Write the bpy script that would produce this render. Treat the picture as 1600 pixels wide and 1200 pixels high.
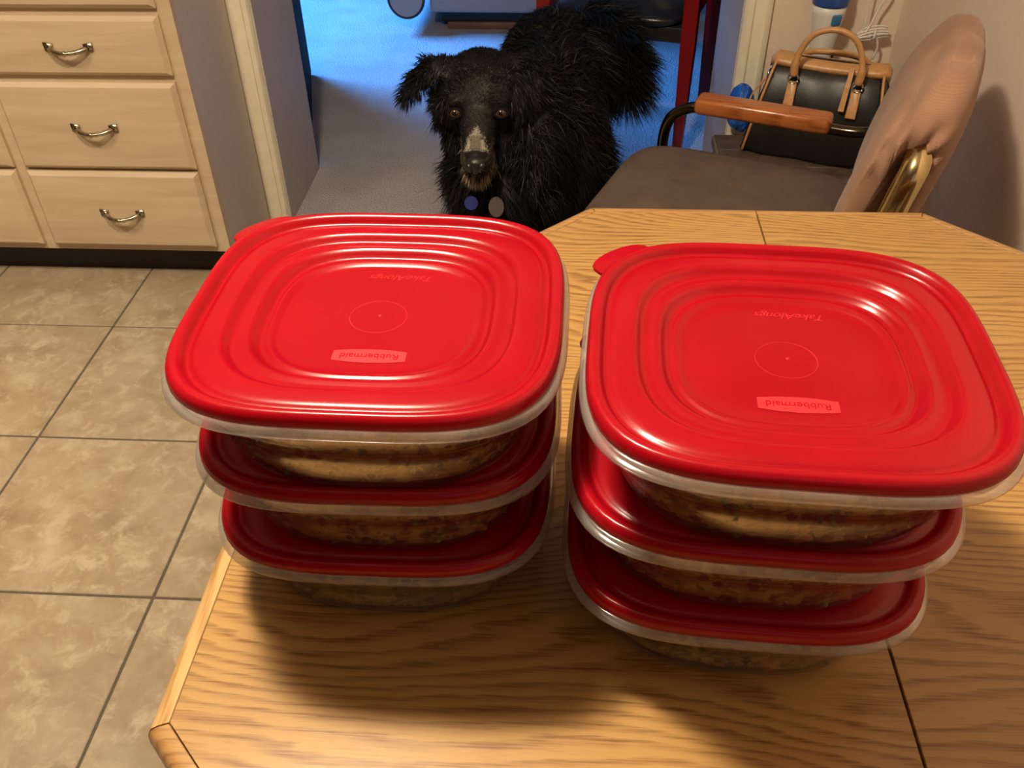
import bpy, bmesh, math, random
import numpy as np
from mathutils import Vector, Matrix, noise as mnoise
random.seed(7)
rng = np.random.default_rng(7)
PI = math.pi
scn = bpy.context.scene
for o in list(bpy.data.objects): bpy.data.objects.remove(o, do_unlink=True)
COL = scn.collection

# ------------------------------------------------------------------ camera
YAW, PITCH, ROLL = [math.radians(a) for a in (-4.031, 39.666, -1.054)]
fwd = Vector((math.sin(YAW)*math.cos(PITCH), math.cos(YAW)*math.cos(PITCH), -math.sin(PITCH)))
rt = Vector((math.cos(YAW), -math.sin(YAW), 0)); up = rt.cross(fwd)
r2 = rt*math.cos(ROLL) + up*math.sin(ROLL); u2 = -rt*math.sin(ROLL) + up*math.cos(ROLL)
cam_data = bpy.data.cameras.new('camera'); cam = bpy.data.objects.new('camera', cam_data); COL.objects.link(cam)
mat = Matrix((r2, u2, -fwd)).transposed().to_4x4(); mat.translation = Vector((0, 0, 1.32)); cam.matrix_world = mat
cam_data.sensor_width = 36.0; cam_data.lens = 36.0*1406.9/1600; cam_data.clip_start = 0.02
scn.camera = cam

# ------------------------------------------------------------------ world, lights, exposure
scn.view_settings.view_transform = 'Standard'; scn.view_settings.look = 'None'
scn.view_settings.gamma = 1.0; scn.view_settings.use_curve_mapping = False
scn.view_settings.exposure = 0.0
w = bpy.data.worlds.new('world'); scn.world = w; w.use_nodes = True
w.node_tree.nodes['Background'].inputs[0].default_value = (0.55, 0.62, 0.8, 1)
w.node_tree.nodes['Background'].inputs[1].default_value = 0.12
def area(name, loc, target, sx, sy, power, color, spread=180):
    d = bpy.data.lights.new(name, 'AREA'); d.shape = 'RECTANGLE'; d.size = sx; d.size_y = sy
    d.energy = power; d.color = color; d.spread = math.radians(spread)
    o = bpy.data.objects.new(name, d); COL.objects.link(o); o.location = loc
    o.rotation_euler = (Vector(target)-Vector(loc)).to_track_quat('-Z', 'Y').to_euler(); return o
area('dining_lamp_light', (-0.38, 0.61, 2.19), (-0.38, 0.61, 0), 0.26, 0.10, 17, (1.0, 0.84, 0.60))
pl = bpy.data.lights.new('dining_lamp_bulb', 'POINT'); pl.energy = 66; pl.color = (1.0, 0.83, 0.62); pl.shadow_soft_size = 0.05
plo = bpy.data.objects.new('dining_lamp_bulb', pl); COL.objects.link(plo); plo.location = (-0.38, 0.61, 2.13)
area('kitchen_ceiling_light', (-1.55, 0.55, 2.33), (-1.85, 1.15, 0.0), 0.40, 0.40, 13, (1.0, 0.84, 0.62), 84)
area('window_daylight', (-2.3, 4.3, 1.95), (-1.0, 3.95, 0.0), 1.0, 0.9, 84, (0.07, 0.33, 1.0), 90)
area('added_fill', (0.5, -1.9, 1.6), (0.3, 1.2, 0.8), 0.9, 1.0, 1.0, (0.55, 0.6, 1.0))  # weak bluish fill added behind the camera, no window there

# ------------------------------------------------------------------ helpers
def tag(o, label=None, cat=None, group=None, kind=None):
    if label: o['label'] = label
    if cat: o['category'] = cat
    if group: o['group'] = group
    if kind: o['kind'] = kind
    return o
def empty(name, loc=(0, 0, 0), rz=0, label=None, cat=None, group=None):
    o = bpy.data.objects.new(name, None); COL.objects.link(o); o.location = loc; o.rotation_euler = (0, 0, rz)
    o.empty_display_size = 0.05
    return tag(o, label, cat, group)
def link(name, me, mats=(), parent=None, smooth=True, auto=None):
    for m in (mats if isinstance(mats, (list, tuple)) else [mats]): me.materials.append(m)
    if smooth: me.polygons.foreach_set('use_smooth', [True]*len(me.polygons))
    if auto is not None: me.set_sharp_from_angle(angle=math.radians(auto))
    o = bpy.data.objects.new(name, me); COL.objects.link(o)
    if parent: o.parent = parent
    return o
class MB:
    def __init__(s): s.v = []; s.f = []; s.m = []
    def add(s, v, f, mi=0):
        b = len(s.v); s.v += [tuple(p) for p in v]; s.f += [tuple(i+b for i in q) for q in f]; s.m += [mi]*len(f); return s
    def box(s, x0, x1, y0, y1, z0, z1, mi=0):
        v = [(x, y, z) for z in (z0, z1) for y in (y0, y1) for x in (x0, x1)]
        return s.add(v, [(0, 2, 3, 1), (4, 5, 7, 6), (0, 1, 5, 4), (2, 6, 7, 3), (0, 4, 6, 2), (1, 3, 7, 5)], mi)
    def rings(s, rs, cap0=True, cap1=True, mi=0, closed=False):
        n = len(rs[0]); v = [p for r in rs for p in r]; f = []
        K = len(rs) if closed else len(rs)-1
        for i in range(K):
            a = i*n; b = ((i+1) % len(rs))*n
            for j in range(n):
                k = (j+1) % n; f.append((a+j, a+k, b+k, b+j))
        if not closed:
            if cap0: f.append(tuple(range(n))[::-1])
            if cap1: f.append(tuple((len(rs)-1)*n+j for j in range(n)))
        return s.add(v, f, mi)
    def tube(s, pts, r, n=10, mi=0, closed=False):
        pts = [Vector(p) for p in pts]; rs = []; prev = None
        for i, p in enumerate(pts):
            a = pts[i-1] if (i > 0 or closed) else p; b = pts[(i+1) % len(pts)] if (i < len(pts)-1 or closed) else p
            t = (b-a).normalized()
            if prev is None: u = t.orthogonal().normalized()
            else: u = (prev - t*prev.dot(t)).normalized()
            prev = u; w_ = t.cross(u); rr = r[i] if isinstance(r, (list, tuple)) else r
            rs.append([p + (u*math.cos(2*PI*j/n)+w_*math.sin(2*PI*j/n))*rr for j in range(n)])
        return s.rings(rs, mi=mi, closed=closed)
    def ball(s, c, r, nu=12, nv=8, M=None, mi=0):
        r = r if isinstance(r, (tuple, list)) else (r, r, r); c = Vector(c); v = []; f = []
        pt = lambda x: (M @ Vector(x) if M else Vector(x)) + c
        v.append(pt((0, 0, -r[2])))
        for i in range(1, nv):
            a = -PI/2+PI*i/nv
            for j in range(nu):
                b = 2*PI*j/nu; v.append(pt((r[0]*math.cos(a)*math.cos(b), r[1]*math.cos(a)*math.sin(b), r[2]*math.sin(a))))
        v.append(pt((0, 0, r[2])))
        for j in range(nu):
            k = (j+1) % nu; f.append((0, 1+k, 1+j)); e = 1+(nv-2)*nu; f.append((e+j, e+k, len(v)-1))
            for i in range(nv-2): a = 1+i*nu; f.append((a+j, a+k, a+nu+k, a+nu+j))
        return s.add(v, f, mi)
    def mesh(s, name='m'):
        me = bpy.data.meshes.new(name); me.from_pydata(s.v, [], s.f)
        if any(s.m): me.polygons.foreach_set('material_index', s.m)
        me.update(); return me
    def build(s, name, mats, parent=None, smooth=False, auto=None):
        return link(name, s.mesh(name), mats, parent, smooth or auto is not None, auto)
def bevel_mesh(me, w_, seg=2, angle=30):
    bm = bmesh.new(); bm.from_mesh(me)
    bmesh.ops.recalc_face_normals(bm, faces=bm.faces)
    es = [e for e in bm.edges if len(e.link_faces) == 2 and e.calc_face_angle(0) > math.radians(angle)]
    bmesh.ops.bevel(bm, geom=es, offset=w_, segments=seg, profile=0.5, affect='EDGES'); bm.to_mesh(me); bm.free(); return me
def bbox(name, x0, x1, y0, y1, z0, z1, mats, parent=None, bev=0.003, seg=2):
    me = MB().box(x0, x1, y0, y1, z0, z1).mesh(name)
    if bev: bevel_mesh(me, bev, seg)
    return link(name, me, mats, parent, bool(bev), 40 if bev else None)
def arc(c, r, a0, a1, n, plane='xz'):
    o = []
    for i in range(n+1):
        a = math.radians(a0+(a1-a0)*i/n); p = [c[0], c[1], c[2]]; ax = {'x': 0, 'y': 1, 'z': 2}
        p[ax[plane[0]]] += r*math.cos(a); p[ax[plane[1]]] += r*math.sin(a); o.append(tuple(p))
    return o
def spline(P, n=8):
    P = [Vector(p) for p in P]; P = [2*P[0]-P[1]]+P+[2*P[-1]-P[-2]]; o = []
    for i in range(1, len(P)-2):
        for k in range(n):
            t = k/n; a, b, c, d = P[i-1:i+3]
            o.append(0.5*((2*b)+(c-a)*t+(2*a-5*b+4*c-d)*t*t+(3*b-a-3*c+d)*t**3))
    o.append(P[-2]); return o

# ------------------------------------------------------------------ materials
class NT:
    def __init__(s, name):
        s.m = bpy.data.materials.new(name); s.m.use_nodes = True; s.t = s.m.node_tree; s.N = s.t.nodes
        s.b = s.N['Principled BSDF']; s.out = s.N['Material Output']
    def n(s, typ, ins=None, **kw):
        x = s.N.new(typ)
        for k, v in kw.items(): setattr(x, k, v)
        for k, v in (ins or {}).items():
            if isinstance(v, bpy.types.NodeSocket): s.t.links.new(v, x.inputs[k])
            else: x.inputs[k].default_value = v
        return x
    def l(s, a, b): s.t.links.new(a, b)
    def set(s, **kw):
        for k, v in kw.items():
            k = k.replace('_', ' ')
            if isinstance(v, bpy.types.NodeSocket): s.l(v, s.b.inputs[k])
            else: s.b.inputs[k].default_value = v
        return s
    def ramp(s, fac, stops, interp='LINEAR'):
        r = s.N.new('ShaderNodeValToRGB'); s.l(fac, r.inputs[0]); cr = r.color_ramp; cr.interpolation = interp
        while len(cr.elements) < len(stops): cr.elements.new(0.5)
        for e, (p, c) in zip(cr.elements, stops): e.position = p; e.color = (*c, 1)
        return r.outputs[0]
    def obj(s, scale=(1, 1, 1), rot=(0, 0, 0)):
        tc = s.n('ShaderNodeTexCoord'); mp = s.n('ShaderNodeMapping', {'Vector': tc.outputs['Object'], 'Scale': scale, 'Rotation': rot}); return mp.outputs[0]
    def noise(s, vec, scale, detail=4, rough=0.5, dist=0.0):
        x = s.n('ShaderNodeTexNoise', {'Vector': vec, 'Scale': scale, 'Detail': detail, 'Roughness': rough, 'Distortion': dist}); return x.outputs[0]
    def bump(s, h, strength=0.3, dist=0.002):
        b = s.n('ShaderNodeBump', {'Height': h, 'Strength': strength, 'Distance': dist}); s.l(b.outputs[0], s.b.inputs['Normal']); return b
    def math(s, op, a, b=0.0, c=None):
        x = s.n('ShaderNodeMath', {0: a, 1: b}, operation=op)
        if c is not None: x.inputs[2].default_value = c
        return x.outputs[0]
    def mix(s, f, a, b, bt='MIX'):
        x = s.n('ShaderNodeMix', data_type='RGBA', blend_type=bt)
        for i, v in ((0, f), (6, a), (7, b)):
            if isinstance(v, bpy.types.NodeSocket): s.l(v, x.inputs[i])
            else: x.inputs[i].default_value = v if i == 0 else (*v[:3], 1)
        return x.outputs[2]
def plain(name, col, rough=0.5, metal=0.0, spec=0.5, nscale=40, namt=0.12, bump=0.0, bdist=0.001, coat=0):
    t = NT(name); v = t.obj(); nz = t.noise(v, nscale, 4)
    c = t.ramp(nz, [(0.3, tuple(x*(1-namt) for x in col)), (0.7, tuple(min(1, x*(1+namt)) for x in col))])
    t.set(Base_Color=c, Roughness=rough, Metallic=metal); t.b.inputs['Specular IOR Level'].default_value = spec
    t.b.inputs['Coat Weight'].default_value = coat
    if bump: t.bump(nz, bump, bdist)
    return t.m
def oak(name, light, dark, grain_axis='x', freq=46.0, amp=1.0, rough=0.34, seed=0.0):
    t = NT(name); tc = t.n('ShaderNodeTexCoord'); rot = (0, 0, 0) if grain_axis == 'x' else ((0, 0, PI/2) if grain_axis == 'y' else (0, PI/2, 0))
    mp = t.n('ShaderNodeMapping', {'Vector': tc.outputs['Object'], 'Rotation': rot, 'Location': (seed, seed*0.7, 0)}); p = mp.outputs[0]
    sx = t.n('ShaderNodeSeparateXYZ', {0: p})
    big = t.noise(t.n('ShaderNodeMapping', {'Vector': p, 'Scale': (1.7, 6.5, 2)}).outputs[0], 1.0, 1.0, 0.4)
    mid = t.noise(t.n('ShaderNodeMapping', {'Vector': p, 'Scale': (9, 70, 8)}).outputs[0], 1.0, 3, 0.6)
    q = t.math('ADD', t.math('MULTIPLY', sx.outputs[1], freq), t.math('ADD', t.math('MULTIPLY', big, 30.0*amp), t.math('MULTIPLY', mid, 1.5)))
    fr = t.math('FRACT', q)
    ring = t.ramp(fr, [(0.0, (0, 0, 0)), (0.40, (0.12, 0.12, 0.12)), (0.74, (0.95, 0.95, 0.95)), (0.90, (0.7, 0.7, 0.7)), (1.0, (0.0, 0.0, 0.0))])
    fib = t.noise(t.n('ShaderNodeMapping', {'Vector': p, 'Scale': (16, 560, 200)}).outputs[0], 1.0, 3, 0.6)
    fibm = t.ramp(fib, [(0.42, (0, 0, 0)), (0.62, (1, 1, 1))])
    ringf = t.math('MULTIPLY', ring, t.math('ADD', t.math('MULTIPLY', fibm, 0.75), 0.35))
    patch = t.noise(t.n('ShaderNodeMapping', {'Vector': p, 'Scale': (3, 9, 3)}).outputs[0], 1.3, 2)
    lc = t.mix(patch, light, tuple(a*0.80 for a in light))
    c1 = t.mix(t.math('MINIMUM', ringf, 1.0), lc, dark)
    pore = t.ramp(t.noise(t.n('ShaderNodeMapping', {'Vector': p, 'Scale': (40, 1300, 300)}).outputs[0], 1.0, 2), [(0.60, (0, 0, 0)), (0.70, (1, 1, 1))])
    c2 = t.mix(t.math('MULTIPLY', pore, 0.30), c1, tuple(a*0.55 for a in dark))
    t.set(Base_Color=c2, Roughness=rough); t.bump(fib, 0.08, 0.0006); return t.m
def clear_plastic(name, tint=(0.93, 0.93, 0.95), milk=0.10, rough=0.12):
    t = NT(name); tr = t.n('ShaderNodeBsdfTransparent', {'Color': (*tint, 1)}); gl = t.n('ShaderNodeBsdfGlossy', {'Color': (1, 1, 1, 1), 'Roughness': rough})
    tl = t.n('ShaderNodeBsdfTranslucent', {'Color': (0.85, 0.83, 0.80, 1)}); df = t.n('ShaderNodeBsdfDiffuse', {'Color': (0.85, 0.83, 0.80, 1)})
    md = t.n('ShaderNodeMixShader', {0: 0.5, 1: tl.outputs[0], 2: df.outputs[0]})
    nz = t.noise(t.obj(), 30, 3); mk = t.math('MULTIPLY', nz, milk*2)
    m1 = t.n('ShaderNodeMixShader', {0: mk, 1: tr.outputs[0], 2: md.outputs[0]})
    fr = t.n('ShaderNodeFresnel', {'IOR': 1.45}); m2 = t.n('ShaderNodeMixShader', {0: t.math('MINIMUM', fr.outputs[0], 0.5), 1: m1.outputs[0], 2: gl.outputs[0]})
    t.l(m2.outputs[0], t.out.inputs[0]); t.N.remove(t.b); return t.m

M = {}
M['wall'] = plain('wall_paint', (0.76, 0.62, 0.50), 0.75, nscale=60, namt=0.03, bump=0.15)
M['wall_far'] = plain('far_wall_paint', (0.55, 0.52, 0.50), 0.8, nscale=60, namt=0.03, bump=0.15)
M['unseen_wall'] = plain('dark_unseen_wall', (0.16, 0.10, 0.06), 0.5)  # unseen left and front walls, coloured dark to cut bounced light
M['jamb'] = plain('lilac_paint', (0.52, 0.465, 0.44), 0.6, nscale=50, namt=0.03, bump=0.1)
M['ceiling'] = plain('ceiling_paint', (0.45, 0.42, 0.38), 0.9, nscale=90, namt=0.03, bump=0.3)
M['trim'] = plain('cream_trim_paint', (0.84, 0.79, 0.60), 0.42, nscale=30, namt=0.04)
M['grout'] = plain('grout', (0.10, 0.08, 0.055), 0.9, nscale=200, namt=0.2)
t = NT('stone_tile'); tc = t.n('ShaderNodeTexCoord'); oi = t.n('ShaderNodeObjectInfo')
off = t.n('ShaderNodeVectorMath', {0: tc.outputs['Object'], 1: t.n('ShaderNodeVectorMath', {0: oi.outputs['Random'], 1: (40, 70, 10)}, operation='MULTIPLY').outputs[0]}, operation='ADD').outputs[0]
n1 = t.noise(off, 9, 6, 0.65, 0.35); n2 = t.noise(off, 22, 6, 0.68, 0.5); n3 = t.noise(off, 3, 2)
c = t.ramp(n1, [(0.30, (0.25, 0.185, 0.110)), (0.47, (0.33, 0.255, 0.165)), (0.62, (0.40, 0.325, 0.225)), (0.8, (0.49, 0.41, 0.30))])
c = t.mix(t.ramp(n2, [(0.50, (0, 0, 0)), (0.66, (1, 1, 1))]), c, (0.47, 0.39, 0.28)); c = t.mix(t.ramp(n3, [(0.4, (0, 0, 0)), (0.7, (0.5, 0.5, 0.5))]), c, (0.29, 0.22, 0.14))
t.set(Base_Color=c, Roughness=0.42); t.bump(n2, 0.12, 0.001); M['tile'] = t.m
t = NT('carpet'); v = t.obj(); n1 = t.noise(v, 260, 3, 0.7); n2 = t.noise(v, 5, 3); n3 = t.n('ShaderNodeTexVoronoi', {'Vector': v, 'Scale': 170}).outputs[0]
c = t.ramp(n1, [(0.3, (0.34, 0.32, 0.32)), (0.7, (0.78, 0.74, 0.74))]); c = t.mix(t.ramp(n2, [(0.35, (0, 0, 0)), (0.75, (0.4, 0.4, 0.4))]), c, (0.28, 0.26, 0.25))
t.set(Base_Color=c, Roughness=0.95); t.b.inputs['Specular IOR Level'].default_value = 0.1; t.bump(t.math('ADD', n1, n3), 0.8, 0.006); M['carpet'] = t.m
t = NT('whitewashed_maple'); v = t.obj((1.2, 6, 14)); n1 = t.noise(v, 2.2, 5, 0.55, 0.6); n2 = t.noise(t.obj((6, 60, 160)), 1, 3)
c = t.ramp(n1, [(0.3, (0.50, 0.38, 0.245)), (0.55, (0.57, 0.445, 0.30)), (0.75, (0.63, 0.505, 0.35))]); c = t.mix(t.math('MULTIPLY', n2, 0.25), c, (0.46, 0.35, 0.22))
t.set(Base_Color=c, Roughness=0.42); t.bump(n2, 0.06, 0.0005); M['maple'] = t.m
M['toe'] = plain('dark_toe_kick', (0.018, 0.008, 0.006), 0.6)
M['pewter'] = plain('antique_nickel', (0.42, 0.36, 0.26), 0.25, 1.0, nscale=90, namt=0.35)
M['counter'] = plain('laminate', (0.5, 0.45, 0.38), 0.4, nscale=120)
M['oak_top'] = oak('oak_laminate', (0.47, 0.272, 0.090), (0.190, 0.082, 0.024), 'x', 105, 1.0, 0.30)
M['oak_top2'] = oak('oak_laminate_leaf', (0.46, 0.265, 0.086), (0.185, 0.080, 0.024), 'x', 92, 0.9, 0.30, 3.7)
M['oak_edge'] = oak('oak_edge', (0.66, 0.42, 0.18), (0.36, 0.19, 0.06), 'y', 120, 0.6, 0.3, 1.3)
M['oak_edge_d'] = oak('oak_edge_corner', (0.50, 0.28, 0.10), (0.24, 0.11, 0.035), 'x', 100, 0.6, 0.3, 2.3)
M['black_line'] = plain('dark_seam', (0.01, 0.007, 0.005), 0.7)
# red lid plastic: partly translucent
t = NT('red_lid_plastic'); v = t.obj(); nz = t.noise(v, 18, 3)
c = t.ramp(nz, [(0.3, (0.42, 0.003, 0.011)), (0.7, (0.47, 0.004, 0.014))])
t.set(Base_Color=c, Roughness=0.24); t.b.inputs['Specular IOR Level'].default_value = 0.5; t.bump(t.noise(v, 45, 2), 0.05, 0.0006)
tl = t.n('ShaderNodeBsdfTranslucent', {'Color': (0.66, 0.010, 0.025, 1)}); mx = t.n('ShaderNodeMixShader', {0: 0.40, 1: t.b.outputs[0], 2: tl.outputs[0]})
t.l(mx.outputs[0], t.out.inputs[0]); M['lid'] = t.m
M['lid_mark'] = plain('red_lid_mark', (0.49, 0.012, 0.021), 0.5, nscale=200, namt=0.05)
M['lid_text'] = plain('red_lid_lettering', (0.50, 0.012, 0.022), 0.35)
M['clear'] = clear_plastic('clear_container_plastic', (0.95, 0.94, 0.93), 0.02)
M['rim'] = clear_plastic('frosted_rim_plastic', (0.93, 0.92, 0.92), 0.20, 0.16)
def foodmat(name, cols, sc=60):
    t = NT(name); v = t.obj(); n1 = t.noise(v, sc, 5, 0.65, 0.8); n2 = t.n('ShaderNodeTexVoronoi', {'Vector': v, 'Scale': sc*1.6}).outputs[0]
    n3 = t.noise(v, sc*1.3, 3, 0.6, 0.6); n4 = t.noise(v, sc*0.9, 2, 0.5, 1.0)
    c = t.ramp(n1, [(0.30, cols[0]), (0.46, cols[1]), (0.58, cols[2]), (0.75, cols[3])])
    c = t.mix(t.ramp(n4, [(0.60, (0, 0, 0)), (0.66, (0.8, 0.8, 0.8))]), c, (0.52, 0.20, 0.035))
    c = t.mix(t.ramp(n3, [(0.52, (0, 0, 0)), (0.57, (0.9, 0.9, 0.9))]), c, (0.055, 0.042, 0.016))
    t.set(Base_Color=c, Roughness=0.55); t.bump(t.math('ADD', n1, n2), 0.9, 0.004); return t.m
M['food'] = foodmat('rice_and_beans', [(0.10, 0.06, 0.016), (0.44, 0.30, 0.060), (0.64, 0.47, 0.11), (0.74, 0.57, 0.19)])
for k, c in dict(green=(0.06, 0.09, 0.025), bean=(0.05, 0.018, 0.012), carrot=(0.60, 0.20, 0.03), grain=(0.50, 0.34, 0.12), olive=(0.22, 0.20, 0.05)).items():
    M[k] = plain('food_'+k, c, 0.45, nscale=150, namt=0.3)
t = NT('dog_coat'); at = t.n('ShaderNodeAttribute', attribute_name='Col'); t.set(Base_Color=at.outputs[0], Roughness=0.5); t.b.inputs['Specular IOR Level'].default_value = 0.20
t.b.inputs['Sheen Weight'].default_value = 0.0; M['dog'] = t.m
M['dog_skin'] = plain('dog_skin', (0.006, 0.005, 0.005), 0.8, spec=0.1)
M['dog_nose'] = plain('dog_nose', (0.012, 0.010, 0.010), 0.35, nscale=300, bump=0.5)
M['eye_iris'] = plain('amber_iris', (0.09, 0.032, 0.016), 0.1, coat=1.0); M['eye_black'] = plain('pupil', (0.004, 0.003, 0.003), 0.05, coat=1.0)
M['blue_tag'] = plain('blue_enamel', (0.012, 0.02, 0.14), 0.3); M['tan_fur'] = plain('tan_disc', (0.045, 0.033, 0.024), 0.6)
t = NT('seat_fabric'); v = t.obj(); n1 = t.noise(v, 14, 5, 0.6, 0.5); wv = t.n('ShaderNodeTexWave', {'Vector': t.obj((1, 1, 1)), 'Scale': 180.0}); n2 = t.noise(v, 400, 2)
c = t.ramp(n1, [(0.3, (0.060, 0.042, 0.034)), (0.7, (0.105, 0.074, 0.058))]); c = t.mix(t.math('MULTIPLY', n2, 0.5), c, (0.135, 0.098, 0.080))
t.set(Base_Color=c, Roughness=0.9); t.b.inputs['Specular IOR Level'].default_value = 0.15; t.bump(n2, 0.5, 0.001); M['seat'] = t.m
t = NT('ribbed_tan_fabric'); v = t.obj(); n1 = t.noise(v, 9, 4, 0.5); wv = t.n('ShaderNodeTexWave', {'Vector': v, 'Scale': 110.0, 'Distortion': 0.8, 'Detail': 2.0}, bands_direction='Z'); n2 = t.noise(v, 500, 2)
c = t.ramp(n1, [(0.3, (0.27, 0.150, 0.098)), (0.7, (0.37, 0.215, 0.142))]); c = t.mix(t.math('MULTIPLY', wv.outputs[1], 0.35), c, (0.235, 0.12, 0.075))
t.set(Base_Color=c, Roughness=0.9); t.b.inputs['Specular IOR Level'].default_value = 0.15; t.b.inputs['Sheen Weight'].default_value = 0.15
t.bump(t.math('ADD', wv.outputs[1], n2), 0.22, 0.0006); M['back'] = t.m
M['brass'] = plain('antique_brass', (0.62, 0.50, 0.25), 0.16, 1.0, nscale=30, namt=0.12)
M['dark_tube'] = plain('dark_bronze_tube', (0.10, 0.085, 0.06), 0.18, 1.0)
M['arm_wood'] = oak('cherry_arm', (0.42, 0.135, 0.035), (0.20, 0.05, 0.012), 'x', 90, 0.5, 0.22, 5.1)
M['red_lacquer'] = plain('red_lacquer', (0.22, 0.004, 0.006), 0.35, nscale=20)
M['black_leather'] = plain('black_leather', (0.016, 0.016, 0.018), 0.28, nscale=120, namt=0.3, bump=0.25)
M['purse_black'] = plain('purse_black_leather', (0.010, 0.009, 0.007), 0.42, nscale=300, namt=0.3, bump=0.3)
M['tan_leather'] = plain('tan_leather', (0.52, 0.27, 0.10), 0.4, nscale=80, namt=0.12, bump=0.1)
M['silver'] = plain('silver_ring', (0.75, 0.72, 0.65), 0.2, 1.0)
M['white_plastic'] = plain('white_plastic', (0.70, 0.70, 0.68), 0.35, nscale=20, namt=0.03)
M['grey_plastic'] = plain('grey_clear_plastic', (0.42, 0.43, 0.44), 0.3, nscale=10, namt=0.08)
M['blue_plastic'] = plain('blue_plastic', (0.02, 0.07, 0.28), 0.3); M['teal_plastic'] = plain('teal_button', (0.03, 0.16, 0.30), 0.35)
M['black_plastic'] = plain('black_plastic', (0.012, 0.012, 0.012), 0.45)
M['cord'] = plain('white_cord', (0.72, 0.68, 0.62), 0.5)
M['blue_bag'] = plain('blue_bag_film', (0.01, 0.09, 0.42), 0.22, nscale=60, namt=0.4, bump=0.8, bdist=0.006)
M['stool_top'] = plain('brown_slate_print', (0.085, 0.062, 0.042), 0.5, nscale=30, namt=0.35); M['stool_grout'] = plain('stool_joint', (0.17, 0.13, 0.09), 0.7)
M['stool_leg'] = plain('dark_stool_leg', (0.05, 0.04, 0.045), 0.45); M['strut'] = plain('blue_grey_strut', (0.17, 0.20, 0.36), 0.4)
M['door_dark'] = plain('dark_wood_and_shade', (0.006, 0.004, 0.004), 0.8, spec=0.08); M['recliner'] = plain('grey_upholstery', (0.34, 0.30, 0.27), 0.85, nscale=200, bump=0.4)  # near-black: the door leaf's shade is put into its colour; chest shares it
M['mid_wood'] = plain('mid_brown_wood', (0.20, 0.095, 0.045), 0.45, nscale=15, namt=0.25); M['brown_leather'] = plain('brown_leather', (0.09, 0.04, 0.02), 0.45, nscale=100)
M['lamp_white'] = plain('lamp_housing', (0.8, 0.8, 0.78), 0.5)

# ------------------------------------------------------------------ structure
T = 0.4064; TX0, TY0 = -0.722, 0.961; GR = 0.0026
floor = MB().box(-2.65, 0.80, -2.3, 2.31, -0.05, -0.003).build('floor', M['grout']); tag(floor, kind='structure')
tile_me = MB().box(GR, T-GR, GR, T-GR, -0.012, 0.0).mesh('tile'); bevel_mesh(tile_me, 0.0015, 1); tile_me.materials.append(M['tile'])
for i in range(-4, 6):
    for j in range(-6, 4):
        x, y = TX0+i*T, TY0+j*T
        if x+GR >= 0.79: continue
        me = tile_me
        y1 = min(y+T, 2.31); x1 = min(x+T, 0.80)
        if y1 < y+T-1e-6 or x1 < x+T-1e-6:
            me = MB().box(GR, x1-x-GR, GR, y1-y-GR, -0.012, 0).mesh('tile'); me.materials.append(M['tile'])
        o = bpy.data.objects.new('tile', me); COL.objects.link(o); o.parent = floor; o.location = (x, y, 0)
cf = MB().box(-2.65, 2.4, 2.31, 6.0, -0.05, 0.0).build('floor', M['carpet']); tag(cf, kind='structure')
YW, YJ = 2.31, 2.655; XL, XR = -0.806, 0.424; HD = 2.04; CZ = 2.42
wb = MB()
wb.box(-2.65, XL, YW, YJ, 0, CZ); wb.box(XR, 2.4, YW, YJ, 0, CZ); wb.box(XL, XR, YW, YJ, HD, CZ)
wall_back = wb.build('wall_back', M['wall']); tag(wall_back, kind='structure')
lin = MB(); lin.box(XL, XL+0.004, YW-0.002, YJ+0.002, 0, HD); lin.box(XR-0.004, XR, YW-0.002, YJ+0.002, 0, HD); lin.box(XL, XR, YW-0.002, YJ+0.002, HD-0.004, HD)
lin.build('doorway_lining', M['jamb'], wall_back)
for nm, (x0, x1, y0, y1, m) in dict(wall_left=(-2.75, -2.65, -2.3, 6.1, 'unseen_wall'), wall_right=(0.80, 0.90, -2.3, 2.31, 'wall'), wall_front=(-2.75, 0.90, -2.4, -2.3, 'unseen_wall'),
        wall_far=(-2.75, 2.5, 6.0, 6.1, 'wall_far'), wall_far_right=(2.4, 2.5, 2.655, 6.0, 'wall_far')).items():
    tag(MB().box(x0, x1, y0, y1, 0, CZ).build(nm, M[m]), kind='structure')
tag(MB().box(-2.75, 2.5, -2.4, 6.1, CZ, CZ+0.08).build('ceiling', M['ceiling']), kind='structure')
def casing(name, x0, x1, flip):
    # moulded profile across x, extruded up
    w_ = x1-x0; prof = [(0, 0), (0, 0.011), (0.10, 0.016), (0.22, 0.017), (0.30, 0.012), (0.62, 0.012), (0.70, 0.017), (0.90, 0.017), (1.0, 0.010), (1.0, 0)]
    pts = [((x0+w_*(1-a) if flip else x0+w_*a), YW-d) for a, d in prof]
    rs = [[(x, y, z) for x, y in pts] for z in (0.0, HD+0.05)]
    return tag(MB().rings(rs).build(name, M['trim'], auto=40), kind='structure')
casing('trim_1', -0.863, XL, False); casing('trim_2', XR, 0.49, True)
tag(MB().box(-0.863, 0.49, YW-0.015, YW, HD, HD+0.06).build('trim_3', M['trim']), kind='structure')
tag(bbox('baseboard_back', 0.492, 0.799, YW-0.012, YW, 0.0, 0.075, M['trim'], bev=0.003), kind='structure')
tag(bbox('baseboard_right', 0.788, 0.80, -2.29, YW-0.013, 0.0, 0.075, M['trim'], bev=0.003), kind='structure')
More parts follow.
